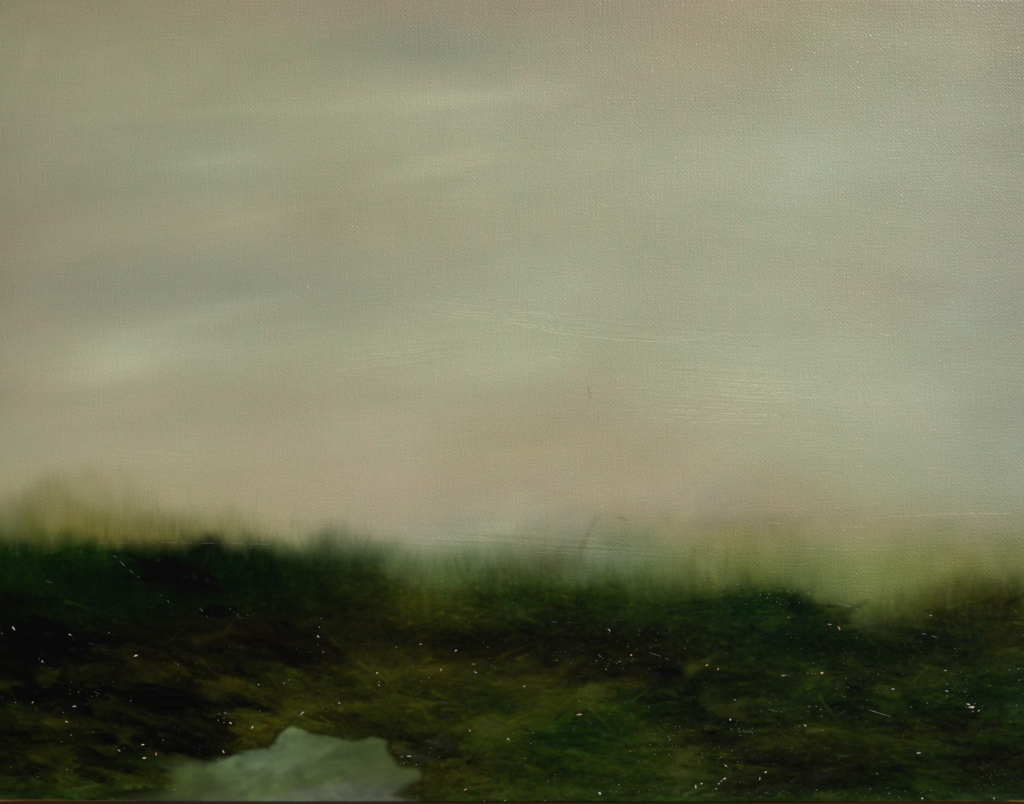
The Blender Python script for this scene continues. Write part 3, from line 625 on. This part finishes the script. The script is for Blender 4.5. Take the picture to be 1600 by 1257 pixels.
for pts, w, cover in RD:
    bm = ridge_mesh(pts, w, cover)
    bm.verts.ensure_lookup_table()
    o = obj('brush_ridge', bm, PAINT, root, True)
    me = o.data; nv = len(me.vertices)
    c = np.ones((nv, 4), np.float32)
    for i, v in enumerate(me.vertices):
        x = v.co.x / S + 800; y = YB - v.co.z / S
        _, ii, jj = surf(x, y)
        c[i, :3] = np.minimum(pig[ii, jj] * 1.25 + (.055 if y < 872 else .022), .8)  # ridge colour lightened: the sparkle along it is painted in
    me.attributes.new('pigment', 'FLOAT_COLOR', 'POINT').data.foreach_set('color', c.ravel())
    me.attributes.new('weave', 'FLOAT', 'POINT').data.foreach_set('value', np.zeros(nv, np.float32))
    me.attributes.new('sheen', 'FLOAT', 'POINT').data.foreach_set('value', np.full(nv, .3, np.float32))
    me.attributes.new('gloss', 'FLOAT', 'POINT').data.foreach_set('value', np.full(nv, .9, np.float32))

# ------------------------------------------------------------------ the easel
RX = Matrix.Rotation(-TILT, 3, 'X')
def world(p): return RX @ Vector(p) + Vector((0, 0, BASE_Z))
ea = link(bpy.data.objects.new('easel', None)); ea.location = (0, .25, 0); ea.empty_display_size = .2
tag(ea, 'wooden easel whose reddish brown ledge runs under the bottom edge of the painting', 'easel')
def epart(name, pieces, mat=WOOD):
    bm = bmesh.new()
    for (c, d, rot, bev) in pieces: box(bm, Vector(c) - Vector(ea.location), d, rot, bev)
    return obj(name, bm, mat, ea)
def beam(a_, b_, w, d):
    a_, b_ = Vector(a_), Vector(b_); z = (b_ - a_).normalized(); x = Vector((1, 0, 0)); x = (x - z * x.dot(z)).normalized(); y = z.cross(x)
    return ((a_ + b_) / 2, (w, d, (b_ - a_).length), Matrix((x, y, z)).transposed(), .003)
epart('ledge', [(world((0, .006, -.0122)), (.60, .062, .024), RX, .0006)])
epart('mast', [beam(world((0, .052, -.60)), world((0, .052, .42)), .055, .024)])
for s in (-1, 1):
    top = world((s * .03, .078, .40)); foot = Vector((s * .40, -.13, 0.0))
    epart('leg', [beam(foot, top, .045, .022)])
epart('rear_leg', [beam(Vector((0, .95, 0)), world((0, .10, .39)), .04, .022)])
epart('crossbar', [(world((0, .082, -.46)), (.66, .020, .045), RX, .002)])
for s in (-1, 1):
    bm = bmesh.new(); r = bmesh.ops.create_cone(bm, segments=20, radius1=.012, radius2=.010, depth=.014, cap_ends=True)
    bmesh.ops.transform(bm, matrix=Matrix.Translation(world((s * .25, .096, -.46)) - Vector(ea.location)) @ Matrix.Rotation(math.pi / 2, 4, 'X'), verts=r['verts'])
    obj('wing_nut', bm, BRASS, ea)

# ------------------------------------------------------------------ ground, sky, sun
bm = bmesh.new(); r = bmesh.ops.create_grid(bm, x_segments=40, y_segments=40, size=200)
g = obj('ground', bm, simple('dry_grass_ground', (.035, .045, .014), .95, (3, 3, 3), (.085, .080, .035), .1)); tag(g, 'grassy ground under the easel', 'ground', 'structure')

SUN_EL, SUN_AZ = math.radians(36), math.radians(27)      # azimuth to the right of the camera's back
sd_ = Vector((math.sin(SUN_AZ) * math.cos(SUN_EL), -math.cos(SUN_AZ) * math.cos(SUN_EL), math.sin(SUN_EL)))
sl = bpy.data.lights.new('sun', 'SUN'); sl.energy = 3.0; sl.angle = math.radians(.5); sl.color = (1.0, .95, .87)
so = link(bpy.data.objects.new('sun', sl)); so.rotation_euler = sd_.to_track_quat('Z', 'Y').to_euler(); so.location = (3, -4, 5)
w = bpy.data.worlds.new('World'); sc.world = w; w.use_nodes = True
N, L = w.node_tree.nodes, w.node_tree.links
sk = N.new('ShaderNodeTexSky'); sk.sky_type = 'NISHITA'; sk.sun_disc = False
sk.sun_elevation = SUN_EL; sk.sun_rotation = math.atan2(sd_.x, sd_.y); sk.dust_density = 2.0
L.new(sk.outputs[0], N['Background'].inputs[0]); N['Background'].inputs[1].default_value = .06

# ------------------------------------------------------------------ camera
D = 0.95
cam = bpy.data.cameras.new('camera'); co_ = link(bpy.data.objects.new('camera', cam))
cam.sensor_width = 36; cam.lens = 36 * D / 0.452; cam.clip_start = .05; cam.clip_end = 1000
co_.location = world((0, -D, (YB - 628.5) * S))
co_.rotation_euler = (math.pi / 2 - TILT, 0, 0)
sc.camera = co_
sc.view_settings.view_transform = 'Standard'; sc.view_settings.look = 'None'
sc.view_settings.exposure = 0.0; sc.view_settings.gamma = 1
